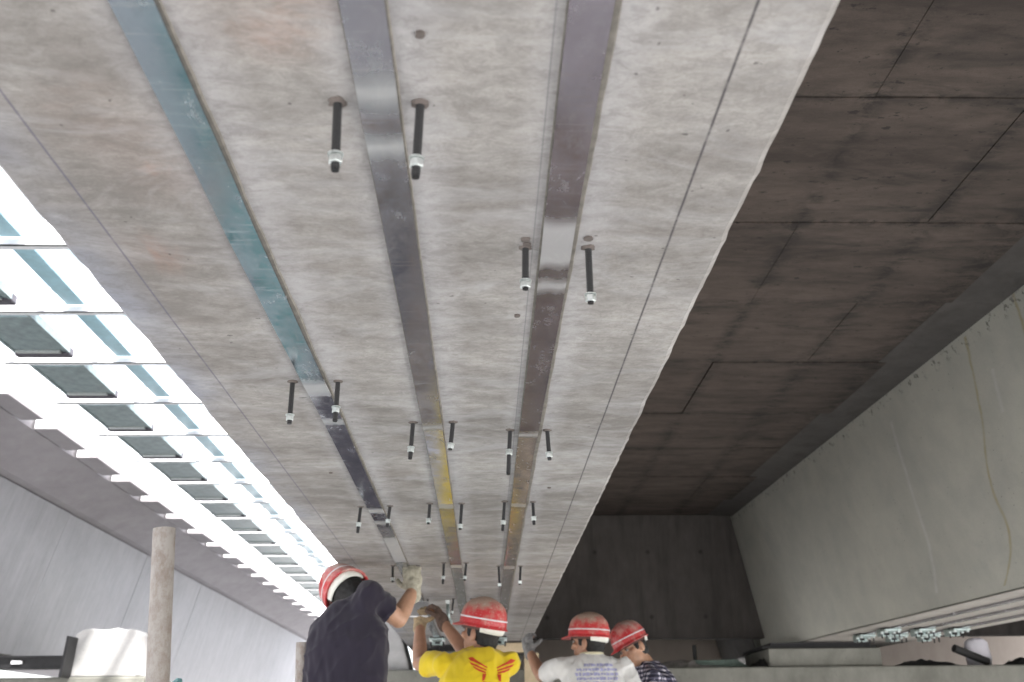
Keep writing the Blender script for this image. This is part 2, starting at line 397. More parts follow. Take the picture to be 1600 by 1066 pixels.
girder('box_girder', 'box girder of the next span starting behind the diaphragm', -.688, .395, 10.2, 26, M['soffit'], M['wing'], M['diaphragm'])
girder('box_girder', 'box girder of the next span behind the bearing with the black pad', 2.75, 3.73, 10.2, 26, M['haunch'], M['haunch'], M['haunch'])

# deck slab with its outer wing and the formwork panels left printed on its underside
dk = thing('deck_slab', 'dark board-marked deck slab spanning between the box girders', 'deck', (1.0, 0, ZD))
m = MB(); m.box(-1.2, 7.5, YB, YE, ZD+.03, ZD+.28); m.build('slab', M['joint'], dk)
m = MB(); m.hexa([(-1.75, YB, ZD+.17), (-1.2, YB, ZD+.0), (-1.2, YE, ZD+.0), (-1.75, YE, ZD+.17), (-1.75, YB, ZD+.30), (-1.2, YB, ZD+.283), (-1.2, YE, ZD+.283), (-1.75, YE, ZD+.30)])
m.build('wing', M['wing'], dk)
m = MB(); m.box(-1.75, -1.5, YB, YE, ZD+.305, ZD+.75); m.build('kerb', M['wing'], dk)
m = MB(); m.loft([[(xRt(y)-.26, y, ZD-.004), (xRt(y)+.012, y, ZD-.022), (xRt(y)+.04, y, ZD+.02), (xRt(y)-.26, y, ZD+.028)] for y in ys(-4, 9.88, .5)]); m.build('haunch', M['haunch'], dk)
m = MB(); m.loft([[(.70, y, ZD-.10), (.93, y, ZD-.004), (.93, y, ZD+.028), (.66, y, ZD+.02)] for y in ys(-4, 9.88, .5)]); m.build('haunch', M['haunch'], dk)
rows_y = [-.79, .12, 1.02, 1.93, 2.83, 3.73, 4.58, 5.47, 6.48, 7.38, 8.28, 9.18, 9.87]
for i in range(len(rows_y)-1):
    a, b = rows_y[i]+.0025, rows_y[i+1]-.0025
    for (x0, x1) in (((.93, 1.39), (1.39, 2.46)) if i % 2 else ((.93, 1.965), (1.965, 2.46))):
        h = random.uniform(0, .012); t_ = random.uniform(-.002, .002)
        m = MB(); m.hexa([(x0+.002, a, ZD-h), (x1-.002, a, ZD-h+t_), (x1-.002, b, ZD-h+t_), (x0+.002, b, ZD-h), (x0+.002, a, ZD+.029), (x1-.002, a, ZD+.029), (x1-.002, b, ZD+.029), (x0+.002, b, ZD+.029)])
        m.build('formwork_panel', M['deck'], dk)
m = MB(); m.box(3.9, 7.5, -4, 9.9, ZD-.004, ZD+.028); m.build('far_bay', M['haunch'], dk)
# end diaphragms
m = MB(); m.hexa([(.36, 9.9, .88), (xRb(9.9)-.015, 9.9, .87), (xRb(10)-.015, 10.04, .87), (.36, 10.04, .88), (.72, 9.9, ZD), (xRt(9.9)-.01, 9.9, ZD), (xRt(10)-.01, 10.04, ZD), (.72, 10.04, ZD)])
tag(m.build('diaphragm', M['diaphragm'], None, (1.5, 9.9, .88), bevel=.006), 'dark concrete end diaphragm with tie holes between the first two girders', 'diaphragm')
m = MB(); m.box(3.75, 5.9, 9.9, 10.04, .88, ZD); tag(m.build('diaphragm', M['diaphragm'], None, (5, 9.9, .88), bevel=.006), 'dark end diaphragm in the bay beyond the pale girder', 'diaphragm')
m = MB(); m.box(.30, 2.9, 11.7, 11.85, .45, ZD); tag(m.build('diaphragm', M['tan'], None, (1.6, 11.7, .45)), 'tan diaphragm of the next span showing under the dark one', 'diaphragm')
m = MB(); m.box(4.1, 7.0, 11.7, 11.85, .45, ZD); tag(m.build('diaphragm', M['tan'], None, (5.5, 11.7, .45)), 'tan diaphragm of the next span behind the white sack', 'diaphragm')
# next span deck
nd = thing('deck_slab', 'deck slab of the next span beyond the pier', 'deck', (1.0, 10.2, ZD))
m = MB(); m.box(-1.2, 7.5, 10.2, 26, ZD, ZD+.28); m.build('slab', M['wing'], nd)
m = MB(); m.hexa([(-1.75, 10.2, ZD+.17), (-1.2, 10.2, ZD), (-1.2, 26, ZD), (-1.75, 26, ZD+.17), (-1.75, 10.2, ZD+.30), (-1.2, 10.2, ZD+.283), (-1.2, 26, ZD+.283), (-1.75, 26, ZD+.30)]); m.build('wing', M['wing'], nd)

# pier cap, column, bearings, shear block
pc = thing('pier_cap', 'weathered grey pier cap under the girder ends, littered with site debris', 'pier', (2, 9.8, -C))
m = MB(); m.box(-1.25, 8.5, 8.8, 11.0, -.75, .535); m.build('cap_beam', M['cap'], pc, bevel=.015)
m = MB(); m.tube([(.4, 9.9, -C), (.4, 9.9, -.75)], .6, 28); m.build('column', M['cap'], pc, smooth=True)
m = MB(); m.tube([(6.2, 9.9, -C), (6.2, 9.9, -.75)], .6, 28); m.build('column', M['cap'], pc, smooth=True)
for (x0, x1, lab) in ((2.5, 3.5, 'long concrete bearing plinth with a black pad under the pale grey girder'), (-.45, .12, 'concrete bearing plinth under the girder with the strips')):
    t_ = thing('bearing', lab, 'bearing', ((x0+x1)/2, 9.2, .535))
    m = MB(); m.box(x0, x1, 8.86, 9.7,   .537, .69); m.build('plinth', M['cap'], t_, bevel=.008)
    m = MB(); m.box(x0-.04, x1-.02, 8.9, 9.6, .692, .712); m.build('bearing_pad', M['rubber'], t_)
    m = MB(); m.box(x0+.05, x1-.05, 8.95, 9.55, .714, .745); m.build('bearing_plate', M['steel_dark'], t_)
m = MB(); m.hexa([(-1.22, 9.0, .537), (-.655, 9.0, .537), (-.655, 9.7, .537), (-1.22, 9.7, .537), (-1.22, 9.0, 1.0), (-.80, 9.0, 1.02), (-.80, 9.7, 1.02), (-1.22, 9.7, 1.0)])
tag(m.build('shear_block', M['block'], None, (-.9, 9.2, .535), bevel=.02), 'pale concrete stop block at the end of the pier cap beside the strip girder', 'block')

# ------------------------------------------------------------------ left bridge
lb = thing('box_girder', 'outer girder of the neighbouring bridge with streaked grey web panels', 'girder', (-5.0, -8, ZS))
yw0, yw1 = -8.0, 30.0
m = MB(); m.hexa([(-4.5, yw0, ZS+.01), (-5.5, yw0, ZS+.01), (-5.5, yw1, ZS+.01), (-4.5, yw1, ZS+.01), (-4.16, yw0, ZD), (-5.9, yw0, ZD), (-5.9, yw1, ZD), (-4.16, yw1, ZD)]); m.build('core', M['joint'], lb)
yy = 1.4; i = 0
while yy < 30:
    ln = (2.45, 2.55, 3.3, 2.4)[i % 4]; e_ = min(yy+ln, 30); q = random.uniform(0, .004)
    m = MB(); m.hexa([(-4.475+q, yy+.004, ZS), (-4.475+q, e_-.004, ZS), (-4.51, e_-.004, ZS), (-4.51, yy+.004, ZS), (-4.135+q, yy+.004, ZD-.002), (-4.135+q, e_-.004, ZD-.002), (-4.17, e_-.004, ZD-.002), (-4.17, yy+.004, ZD-.002)])
    m.build('web_panel', M['web_left'], lb, bevel=.004); yy = e_; i += 1
m = MB(); m.hexa([(-4.475, yw0, ZS), (-4.475, 1.39, ZS), (-4.51, 1.39, ZS), (-4.51, yw0, ZS), (-4.135, yw0, ZD), (-4.135, 1.39, ZD), (-4.17, 1.39, ZD), (-4.17, yw0, ZD)]); m.build('web_panel', M['web_left'], lb)
m = MB(); m.box(-5.49, -4.49, yw0, yw1, ZS-.003, ZS+.009); m.build('bottom_slab', M['wing'], lb)
ld = thing('deck_slab', 'purple-grey overhanging deck edge of the neighbouring bridge', 'deck', (-4, -8, ZD))
m = MB(); m.loft([[(-3.63, y, ZD+.215), (-4.05, y, ZD+.02), (-4.2, y, ZD+.004), (-8.6, y, ZD+.004), (-8.6, y, ZD+.34), (-3.60, y, ZD+.34)] for y in ys(yw0, yw1, 2)]); m.build('wing', M['wing'], ld)
PITCH, RY0 = .86, 1.14      # ribs every 0.86 m
nrib = 24
for k in range(2, nrib):
    y = RY0 + PITCH*k + .35
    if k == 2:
        ky = y; kb = thing('edge_block', 'concrete edge block coloured pale as if sunlit and dark underneath, on the deck side of the neighbouring bridge', 'edge block', (-3.53, y, ZD+.22), 'edge blocks along the neighbouring deck')
        m = MB(); m.box(-3.595, -3.42, y, y+.62, ZD+.222, ZD+.55); m.build('body', M['white_paint'], kb)  # paled so the sides read as sunlit; the glare is in the colour
        m = MB(); m.box(-3.597, -3.418, y-.002, y+.622, ZD+.205, ZD+.221); m.build('shade_plate', M['wing'], kb)  # added plate, its dark colour gives the block a shaded underside
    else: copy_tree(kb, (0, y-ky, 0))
lc = thing('pier_cap', 'pier cap of the neighbouring bridge under the streaked web', 'pier', (-5.5, 9.8, -C))
m = MB(); m.box(-8.6, -2.9, 8.8, 11.0, -.75, .50); m.build('cap_beam', M['cap'], lc, bevel=.015)
m = MB(); m.tube([(-5.4, 9.9, -C), (-5.4, 9.9, -.75)], .6, 28); m.build('column', M['cap'], lc, smooth=True)
m = MB(); m.box(-5.3, -4.6, 9.0, 9.8, .502, .745); m.build('plinth', M['cap'], lc)
# chipped white stop block
m = MB()
top = [(-3.56+.56*k/8, .90+noise.noise(V(k*.9, 2, 0))*.02-(.04 if k in (0, 8) else 0)) for k in range(9)]
m.loft([[(x, y, .502) for x, z in top] + [(x, y, z) for x, z in reversed(top)] for y in (8.86, 9.1, 9.4)])
tag(m.build('shear_block', M['block'], None, (-3.28, 9.1, .5), bevel=.015), 'bright stop block on the cap end of the neighbouring bridge, its side sunlit', 'block')
sb = thing('steel_beam', 'black steel beam with an end plate beside the bright stop block', 'beam', (-4.2, 8.75, .56))
m = MB(); m.box(-6.5, -3.56, 8.70, 8.74, .57, .655); m.build('web_plate', M['steel_dark'], sb)
m = MB(); m.box(-6.5, -3.56, 8.66, 8.78, .655, .665); m.box(-6.5, -3.56, 8.66, 8.78, .56, .57); m.build('flange', M['steel_dark'], sb)
m = MB(); m.hexa([(-3.555, 8.62, .49), (-3.535, 8.62, .49), (-3.535, 8.82, .49), (-3.555, 8.82, .49), (-3.535, 8.62, .82), (-3.515, 8.62, .82), (-3.515, 8.82, .82), (-3.535, 8.82, .82)]); m.build('end_plate', M['steel_dark'], sb)
m = MB(); m.box(-3.98, -3.9, 8.655, 8.69, .60, .625); m.build('tag_plate', M['white_paint'], sb)

# ------------------------------------------------------------------ glazed cover over the gap between the bridges
for k in range(2, nrib):
    y = RY0 + PITCH*k
    r = thing('cover_rib', 'white cross rib of the cover over the gap between the bridges', 'rib', (-2.5, y, 2.4), 'white cross ribs over the gap') if k == 2 else None
    if r:
        r0 = r; m = MB(); m.box(-3.30, -1.78, y-.03, y+.03, 2.402, 2.56); m.build('bar', M['white_paint'], r)
        m = MB(); m.box(-3.29, -1.79, y-.03, y-.022, 2.394, 2.401); m.build('gasket', M['gasket'], r)
        t0 = thing('cover_tray', 'grey-green tray with a dark far lip, in the row over the gap', 'tray', (-2.95, y+.45, 2.4), 'grey-green trays over the gap')
        m = MB(); m.box(-3.13, -2.80, y+.08, y+.66, 2.41, 2.43); m.build('bottom', M['tray'], t0, bevel=.004)
        m = MB(); m.box(-3.15, -2.78, y+.665, y+.735, 2.392, 2.455); m.build('lip', M['tray_rim'], t0, bevel=.012)
        m = MB(); m.box(-3.12, -2.83, y+.62, y+.655, 2.395, 2.408); m.build('lip_strip', M['zinc'], t0)
        for xx in (-3.15, -2.80):
            m = MB(); m.box(xx, xx+.02, y+.035, y+.663, 2.405, 2.46); m.build('side_wall', M['tray'], t0)
        b0 = thing('blue_pane', 'narrow pale blue pane between two white ribs over the gap', 'pane', (-2.45, y+.4, 2.4), 'blue panes over the gap')
        m = MB(); m.box(-2.53, -2.42, y+.04, y+.82, 2.44, 2.452); m.build('sheet', M['blue_glass'], b0)
    else:
        copy_tree(r0, (0, PITCH*(k-2), 0))
        if k < nrib-1:
            copy_tree(t0, (0, PITCH*(k-2), 0)); copy_tree(b0, (0, PITCH*(k-2), 0))
for x, rl in ((-3.18, 'long white rail over the gap on the deck side of the grey-green trays'), (-2.62, 'long white rail over the gap between the trays and the blue panes'), (-2.36, 'long white rail over the gap on the strip-girder side of the blue panes')):
    m = MB(); m.box(x, x+.025, 1.5, RY0+PITCH*(nrib-1), 2.563, 2.61)
    tag(m.build('cover_rail', M['white_paint'], None, (x, 6, 2.563)), rl, 'rail', 'white rails over the gap')

# ------------------------------------------------------------------ metal strips on the soffit
ROWS = {0: [2.078, 3.37, 4.65, 5.85], 1: [1.03, 2.392, 3.335, 4.57, 5.84], 2: [1.42, 2.458, 3.305, 4.67]}
SEND = 8.35
SL = ['strip with teal film, along the outer side of the pale soffit', 'middle strip on the pale soffit, dark with a bared patch coloured as a silver reflection', 'strip with a purplish sheen, next to the thin pencil line on the soffit']
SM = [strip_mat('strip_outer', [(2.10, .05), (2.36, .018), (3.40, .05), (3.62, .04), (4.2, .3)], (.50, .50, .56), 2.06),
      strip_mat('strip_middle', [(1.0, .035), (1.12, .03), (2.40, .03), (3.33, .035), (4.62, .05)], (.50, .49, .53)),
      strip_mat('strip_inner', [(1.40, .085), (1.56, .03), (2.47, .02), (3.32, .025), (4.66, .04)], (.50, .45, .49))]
for i, sx in enumerate(STRIPS):
    e = thing('metal_strip', SL[i], 'metal strip', (sx, 0, ZS))
    rings = []; rows = ROWS[i]
    for y in ys(-1.5, SEND, .03):
        dx = noise.noise(V(y*.9, i*7, 0))*.0035 + noise.noise(V(y*4, i*7, 5))*.0012
        z = ZS-.0085 + noise.noise(V(y*.8, i*3, 1))*.0015
        for r in rows: z -= .0022*math.exp(-((y-r)/.07)**2)
        tw = noise.noise(V(y*.7, i*5, 9))*.0010
        rings.append([(sx+dx-SW, y, z-tw), (sx+dx-SW, y, z-tw+.004), (sx+dx+SW, y, z+tw+.004), (sx+dx+SW, y, z+tw)])
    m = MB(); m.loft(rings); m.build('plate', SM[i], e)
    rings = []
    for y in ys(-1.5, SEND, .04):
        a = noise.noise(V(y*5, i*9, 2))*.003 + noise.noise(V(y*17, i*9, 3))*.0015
        rr_ = (.007, .005, .011)[i]  # squeezed-out bead on the right; its dark colour also stands in for shadow
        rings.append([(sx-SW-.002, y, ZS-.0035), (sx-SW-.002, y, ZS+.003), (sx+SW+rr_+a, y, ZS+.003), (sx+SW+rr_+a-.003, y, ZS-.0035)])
    m = MB(); m.loft(rings); m.build('adhesive_and_shade', M['adhesive'], e)

# threaded anchor rods, each hanging from the soffit
def rod_thing(x, y, L, nutz, label, group, tilt):
    e = thing('anchor_rod', label, 'threaded rod', (x, y, ZS), group)
    d = V(tilt[0], tilt[1], -1).normalized(); top = V(x, y, ZS+.03)
    def at(s): return V(x, y, ZS) + d*s
    m = MB(); pts, rs = [], []; n = int(L/.0016)
    for k in range(n+1):
        pts.append(at(L*k/n - .004)); rs.append(.0060 if k % 2 else .0053)
    pts.append(at(L)); rs.append(.0050)
    m.tube(pts, rs, 10); m.build('rod', M['black_rod'], e, smooth=False)
    m = MB(); m.tube([at(nutz), at(nutz+.0012), at(nutz+.010), at(nutz+.0112)], [.0078, .0090, .0090, .0078], 6); nt = m.build('nut', M['zinc'], e)
    m = MB(); m.tube([at(nutz-.0022), at(nutz-.0003)], .0100, 16); m.build('washer', M['zinc'], nt)
    m = MB(); rr = [.0115+.004*noise.noise(V(a*1.1, x*9, y)) for a in range(14)]
    m.loft([[(x+rr[a]*s*math.cos(a*math.pi/7), y+rr[a]*s*math.sin(a*math.pi/7), z) for a in range(14)] for s, z in ((1.0, ZS+.003), (1.0, ZS-.0015), (.55, ZS-.004))])
    m.build('hole_collar', M['dust'], e)
    return e
names = ['teal-filmed strip', 'middle strip', 'purplish strip']
ordn = ['first', 'second', 'third', 'fourth', 'fifth']
special = {(2, 1, 0): (.125, .060), (1, 0, 0): (.100, .078), (1, 0, 1): (.106, .080), (2, 0, 0): (.080, .066), (2, 0, 1): (.100, .085)}
for i in range(3):
    rows = ROWS[i]; nr = len(rows)
    for j, y in enumerate(rows):
        for s in (0, 1):
            x = STRIPS[i] + (-.052 if s == 0 else .052) + random.uniform(-.004, .004)
            L, nz = special.get((i, j, s), (random.uniform(.074, .104), 0))
            if nz == 0: nz = L - random.uniform(.013, .034)
            lab = 'threaded rod on the %s side of the %s, %s row from the pier' % ('outer' if s == 0 else 'inner', names[i], ordn[nr-1-j])
            rod_thing(x, y + random.uniform(-.008, .008), L, nz, lab, 'anchor rods beside the strips', (random.uniform(-.11, .06)*(.35 if j == 0 else 1), random.uniform(-.10, .10)))
for (x, y, r) in ((.066, 1.395, .008), (.069, 1.412, .007), (.168, 1.392, .008), (.062, 1.705, .006), (-.075, .90, .006), (-.47, 2.9, .006), (.21, 3.1, .006)):
    m = MB(); rr = [r*(1+.25*noise.noise(V(a*1.3, x*30, y*9))) for a in range(12)]
    m.loft([[(x+rr[a]*q*math.cos(a*math.pi/6), y+rr[a]*q*math.sin(a*math.pi/6), z) for a in range(12)] for q, z in ((1, ZS+.003), (1, ZS-.003), (.7, ZS-.0034))])
    m.build('drill_hole', M['dust'], GM)
# strip end anchors
def end_anchor(x, y, label, group, big=1):
    e = thing('end_anchor', label, 'anchor', (x, y, ZS), group)
    m = MB(); m.box(x-.065, x+.065, y-.07, y+.07, ZS-.027, ZS-.013); m.build('clamp_plate', M['anchor'], e, bevel=.003)
    m = MB(); m.box(x-.045, x+.045, y+.075, y+.16, ZS-.055, ZS-.001); m.build('end_block', M['anchor'], e, bevel=.004)
    m = MB(); m.box(x-.02, x+.02, y+.068, y+.0745, ZS-.05, ZS-.03); m.build('slot', M['rubber'], e)
    for sx in (-.05, .05):
        for sy in (-.045, .045):
            m = MB(); m.tube([(x+sx, y+sy, ZS-.001), (x+sx, y+sy, ZS-.075)], .006, 8); b = m.build('bolt', M['black_rod'], e)
            m = MB(); m.tube([(x+sx, y+sy, ZS-.028), (x+sx, y+sy, ZS-.040)], .0115, 6); m.build('nut', M['zinc'], b)
for i, sx in enumerate(STRIPS): end_anchor(sx, 8.2, 'steel end anchor at the pier end of the %s' % names[i], 'end anchors on the strip girder')
# strips below the pale girder
for i in range(3):
    f = lambda y, i=i: xRb(y)+.22+.27*i
    e = thing('metal_strip', ['strip under the pale grey girder, closest to its ochre-marked web', 'middle strip under the pale grey girder', 'strip along the far edge of the pale grey girder'][i], 'metal strip', (f(8), 8, ZS))
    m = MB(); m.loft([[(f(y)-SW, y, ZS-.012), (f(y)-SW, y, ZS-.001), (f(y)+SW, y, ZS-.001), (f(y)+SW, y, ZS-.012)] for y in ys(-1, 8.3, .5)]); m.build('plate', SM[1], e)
    end_anchor(f(8.2), 8.2, 'steel end anchor under the pale grey girder, %s from its marked web' % ordn[i], 'end anchors on the pale girder')
    end_anchor(f(7.75), 7.75, 'steel mid anchor under the pale grey girder, %s from its marked web' % ordn[i], 'end anchors on the pale girder')

# ------------------------------------------------------------------ scaffold under the workers
PZ = -1.02
sc = thing('scaffold', 'rusty tube scaffold with its uprights standing beside the strip girder', 'scaffold', (.3, 5, -C))
UP = [(-.690, 2.1, .420, .0235), (-.775, 4.3, .375, .024), (-.70, 6.5, .40, .024)]
for (x, y, zt, r) in UP:
    m = MB(); m.tube([(x+(.46 if y < 3 else .26), y, -C), (x, y, zt)], r, 20); u = m.build('upright_tube', M['tube'], sc, smooth=False)
    for p in u.data.polygons: p.use_smooth = len(p.vertices) == 4
for (x, y) in ((2.0, 2.1), (2.0, 4.3), (2.0, 7.9), (-.7, 7.9)):
    m = MB(); m.tube([(x, y, -C), (x, y, PZ+.1)], .024, 12); m.build('upright_tube', M['tube'], sc, smooth=True)
for y in (4.34, 6.54, 7.94):
    m = MB(); m.tube([(-1.1, y, PZ-.075), (2.3, y, PZ-.075)], .024, 12); m.build('ledger_tube', M['tube'], sc, smooth=True)
for k in range(9):
    x0 = -.62+.28*k
    m = MB(); m.box(x0, x0+.25, 3.7+random.uniform(0, .2), 8.0-random.uniform(0, .2), PZ-.05, PZ); m.build('plank', M['plank'], sc)
# teal tarpaulin hung on the uprights
m = MB(); rings = []
for k in range(40):
    y = 1.75 + 2.45*k/39
    zt = .055 + .012*math.sin(y*9) + .10*math.exp(-((y-2.55)/.085)**2)
    row = []
    for j in range(9):
        u = j/8; row.append((-.755-.10*u + .035*noise.noise(V(y*3, u*2, 0)), y, zt - u*.9))
    rings.append(row + [(p[0]-.012, p[1], p[2]+.001) for p in reversed(row)])
m.loft(rings)
tag(m.build('tarpaulin', M['teal'], None, (-.8, 2.6, -.8), smooth=True), 'teal tarpaulin with a bunched top hung beside the rusty scaffold upright', 'tarpaulin')

# ------------------------------------------------------------------ debris on the pier cap
ct = .537
m = MB()
for k in range(5):
    pts = [(2.05+(.30-.02*k)*math.cos(a)+.02*noise.noise(V(a, k, 0)), 9.05+.14*math.sin(a), ct+.012+.012*k+.008*noise.noise(V(a, k, 3))) for a in [2*math.pi*q/36 for q in range(37)]]
    m.tube(pts, .007, 6)
tag(m.build('cable_coil', M['cable'], None, (2.05, 9.05, ct), smooth=True), 'loose coil of grey-green cable lying on the pier cap', 'cable')
def crumple(cx, cy, lx, ly, h, seed, n=14):
    m = MB(); top = []
    for a in range(n+1):
        for b in range(7):
            u, v = a/n*2-1, b/6*2-1
            z = ct+.004 + max(0, h*(1-abs(u)**2.2)*(1-v*v)*(.55+.8*abs(noise.noise(V(u*3+seed, v*2, seed)))))
            top.append((cx+u*lx, cy+v*ly, z))
    m.add(top, [(a*7+b, (a+1)*7+b, (a+1)*7+b+1, a*7+b+1) for a in range(n) for b in range(6)])
    m.add([(cx-lx, cy-ly, ct+.001), (cx+lx, cy-ly, ct+.001), (cx+lx, cy+ly, ct+.001), (cx-lx, cy+ly, ct+.001)], [(3,2,1,0)])
    return m
tag(crumple(1.80, 9.02, .38, .12, .10, 1).build('crumpled_sheet', M['grey_sheet'], None, (1.8, 9.0, ct)), 'crumpled grey sheet on the pier cap next to the cable coil', 'sheet')
tag(crumple(2.47, 9.0, .12, .10, .08, 5).build('netting_heap', M['rubber'], None, (2.47, 9.0, ct)), 'small black heap of netting against the bearing plinth', 'netting')
tag(crumple(3.95, 9.02, .30, .12, .075, 9).build('netting_heap', M['rubber'], None, (3.95, 9.0, ct)), 'long black heap of netting between the plinth and the white sack', 'netting')
tag(crumple(4.95, 9.02, .30, .12, .10, 12).build('netting_heap', M['rubber'], None, (4.95, 9.0, ct)), 'black heap of netting past the white sack', 'netting')
m = MB(); m.tube([(4.20, 8.95, ct+.15), (4.52, 9.02, ct+.035)], .035, 12); tag(m.build('hose', M['rubber'], None, (4.3, 9, ct), smooth=False), 'short thick black hose leaning by the white sack', 'hose')
m = MB(); m.box(1.915, 1.945, 9.25, 9.28, ct, .76); tag(m.build('steel_bar', M['rubber'], None, (1.93, 9.25, ct)), 'short black bar standing upright behind the cable coil', 'bar')
m = MB()
m.loft([[(4.53+.115*s*math.cos(a)*(1+.1*noise.noise(V(a*2, z*9, 0))), 9.2+.08*s*math.sin(a), z) for a in [2*math.pi*q/20 for q in range(20)]] for s, z in ((.9, ct), (1.0, ct+.08), (.95, ct+.16), (.92, ct+.22), (.6, ct+.25), (.25, ct+.26))])
tag(m.build('sack', M['white_sack'], None, (4.53, 9.2, ct), smooth=True), 'white plastic sack standing on the pier cap', 'sack')
m = MB(); m.hexa([(.08, 8.84, .74), (.40, 8.84, .655), (.40, 8.94, .655), (.08, 8.94, .74), (.08, 8.84, .80), (.40, 8.84, .72), (.40, 8.94, .72), (.08, 8.94, .80)])
m = MB(); m.box(.10, .42, 8.60, 8.70, .66, .735)
m2 = MB(); m2.box(.34, .46, 8.62, 8.74, -1.02, .655)
pt = thing('timber_prop', 'pale timber post and crosspiece propped under the girder end', 'prop', (.4, 8.68, PZ))
m.build('crosspiece', M['pale_timber'], pt, bevel=.005); m2.build('post', M['pale_timber'], pt, bevel=.005)

# ------------------------------------------------------------------ people
def axes(up, face):
    up = Vector(up).normalized(); f = Vector(face); f = (f - f.dot(up)*up).normalized(); r = f.cross(up)
    return Matrix((r, f, up)).transposed()       # local x = right, y = face, z = up
def hair_mat():
    return plain('hair', (.005, .0045, .004), .7, 0, .4, 80)
def skin_mat(name, c):
    t = NT(name); n = t.noise(t.pos(obj=True), 25, 4, .6)
    k = t.mix(t.ramp(n, [(.3, 0), (.7, 1)]), tuple(x*.8 for x in c), c)
    t.b.inputs['Subsurface Weight'].default_value = .08; t.b.inputs['Subsurface Radius'].default_value = (.01, .004, .002)
    return t.done(k, .5, 0, n, .1, .002)
M['hair'] = hair_mat(); M['skin'] = skin_mat('skin', (.50, .29, .19)); M['skin_b'] = skin_mat('skin_tanned', (.42, .23, .15))
M['eye'] = plain('eye', (.35, .33, .31), .25, 0, 0); M['iris'] = plain('iris', (.02, .012, .01), .2)
M['glove_a'] = plain('glove_knit', (.40, .38, .30), .9, 0, .3, 60); M['glove_b'] = plain('glove_tan', (.38, .29, .18), .9, 0, .35, 50); M['glove_d'] = plain('glove_dark', (.10, .065, .05), .8, 0, .5, 40); M['glove_g'] = plain('glove_grey', (.20, .20, .20), .9, 0, .4, 50)
M['trouser'] = plain('trouser_cloth', (.045, .05, .07), .9); M['boot'] = plain('boot', (.03, .027, .025), .6)
def cloth(name, c, weave=260):
    t = NT(name); n = t.noise(t.pos(obj=True), 7, 4, .6); fi = t.noise(t.pos(obj=True), weave, 2)
    k = t.mix(t.ramp(n, [(.3, 0), (.7, 1)]), tuple(x*.82 for x in c), c)
    t.b.inputs['Sheen Weight'].default_value = .15
    return t.done(k, .92, 0, fi, .15, .001)
M['navy'] = cloth('navy_cotton', (.014, .010, .022)); M['yellow'] = cloth('yellow_cotton', (.78, .58, .015)); M['white_shirt'] = cloth('white_cotton', (.72, .72, .71))
def plaid():
    t = NT('plaid_cotton'); x, y, z = t.xyz(t.pos(obj=True))
    def st(v, p, wd): return t.math('LESS_THAN', t.math('FRACT', t.math('DIVIDE', v, p)), wd)
    a = st(z, .028, .4); b = st(y, .028, .4); c2 = st(x, .028, .4)
    hx = t.math('MAXIMUM', b, t.math('MULTIPLY', c2, .0)); s = t.math('ADD', t.math('MULTIPLY', a, .5), t.math('MULTIPLY', hx, .5))
    return t.done(t.ramp(s, [(0, (.018, .018, .035)), (.5, (.10, .10, .15)), (1, (.62, .60, .66))]), .9)
M['plaid'] = plaid()
def helmet_mat(name, dirt, dcol):
    t = NT(name); P = t.pos(obj=True); x, y, z = t.xyz(P)
    n = t.noise(P, 16, 6, .7); zt = t.math('MULTIPLY', t.ramp(z, [(.05, 0), (.13, 1)]), dirt)
    f = t.ramp(t.math('ADD', n, t.math('MULTIPLY', zt, .35)), [(.50, 0), (.78, 1)])
    c = t.mix(t.ramp(t.noise(P, 5, 3), [(.3, 0), (.7, 1)]), (.40, .020, .024), (.55, .045, .05))
    c = t.mix(t.math('MULTIPLY', f, .8), c, dcol)
    sp = t.ramp(t.noise(P, 90, 3, .7), [(.58, 0), (.70, 1)]); c = t.mix(t.math('MULTIPLY', sp, .55), c, (.6, .55, .5))
    return t.done(c, t.math('ADD', t.math('MULTIPLY', f, .4), .3), 0, n, .05, .002)
M['helmet'] = helmet_mat('helmet_red', 1.0, (.42, .37, .29)); M['helmet_b'] = helmet_mat('helmet_red_dusty', .75, (.50, .42, .36)); M['stripe'] = plain('helmet_stripe', (.70, .66, .68), .5, 0, .1)
M['harness'] = plain('helmet_harness', (.72, .72, .66), .6, 0, .08); M['helmet_in'] = plain('helmet_lining', (.10, .05, .04), .8)

def hand(mb, wrist, d, nrm, curl=.5, spread=.1, thumb=.6, side=1, sc=1.0, grow=0.0):
    """palm + five fingers; d points from wrist to knuckles, nrm out of the palm, side=+1 thumb on d x nrm"""
    d = Vector(d).normalized(); nrm = Vector(nrm); nrm = (nrm - nrm.dot(d)*d).normalized(); t = d.cross(nrm)*side
    Mx = Matrix((t, d, nrm)).transposed(); w = Vector(wrist)
    def P(a, b, c): return w + Mx @ V(a*sc, b*sc, c*sc)
    g = grow
    mb.ellipsoid(P(0, .045, 0), .043*sc+g, .056*sc+g, .017*sc+g, Mx, 16, 10)
    mb.capsule(P(0, -.02, 0), P(0, .03, 0), .027*sc+g, .030*sc+g)
    for a, L, k in ((.031, .070, .92), (.011, .080, 1.0), (-.010, .074, 1.02), (-.030, .058, 1.08)):
        p = P(a, .084 - abs(a)*.25, .0); ang = 0; r = .0095*sc+g
        for q, part in enumerate((.45, .32, .23)):
            ang += curl*k*(.55, .95, .7)[q]
            dirv = Mx @ V(math.sin(spread)*a/.03, math.cos(ang), math.sin(ang))
            p2 = p + dirv.normalized()*L*part*sc; mb.capsule(p, p2, r, r*.92, 10); p = p2; r *= .92
    p = P(.034, .020, .006); dv = (V(.75, .62, .25+thumb*.4), V(.35, .85, .35+thumb*.5)); r = .0115*sc+g
    for q, L in enumerate((.042, .032)):
        p2 = p + (Mx @ dv[q]).normalized()*L*sc; mb.capsule(p, p2, r, r*.9, 10); p = p2; r *= .9
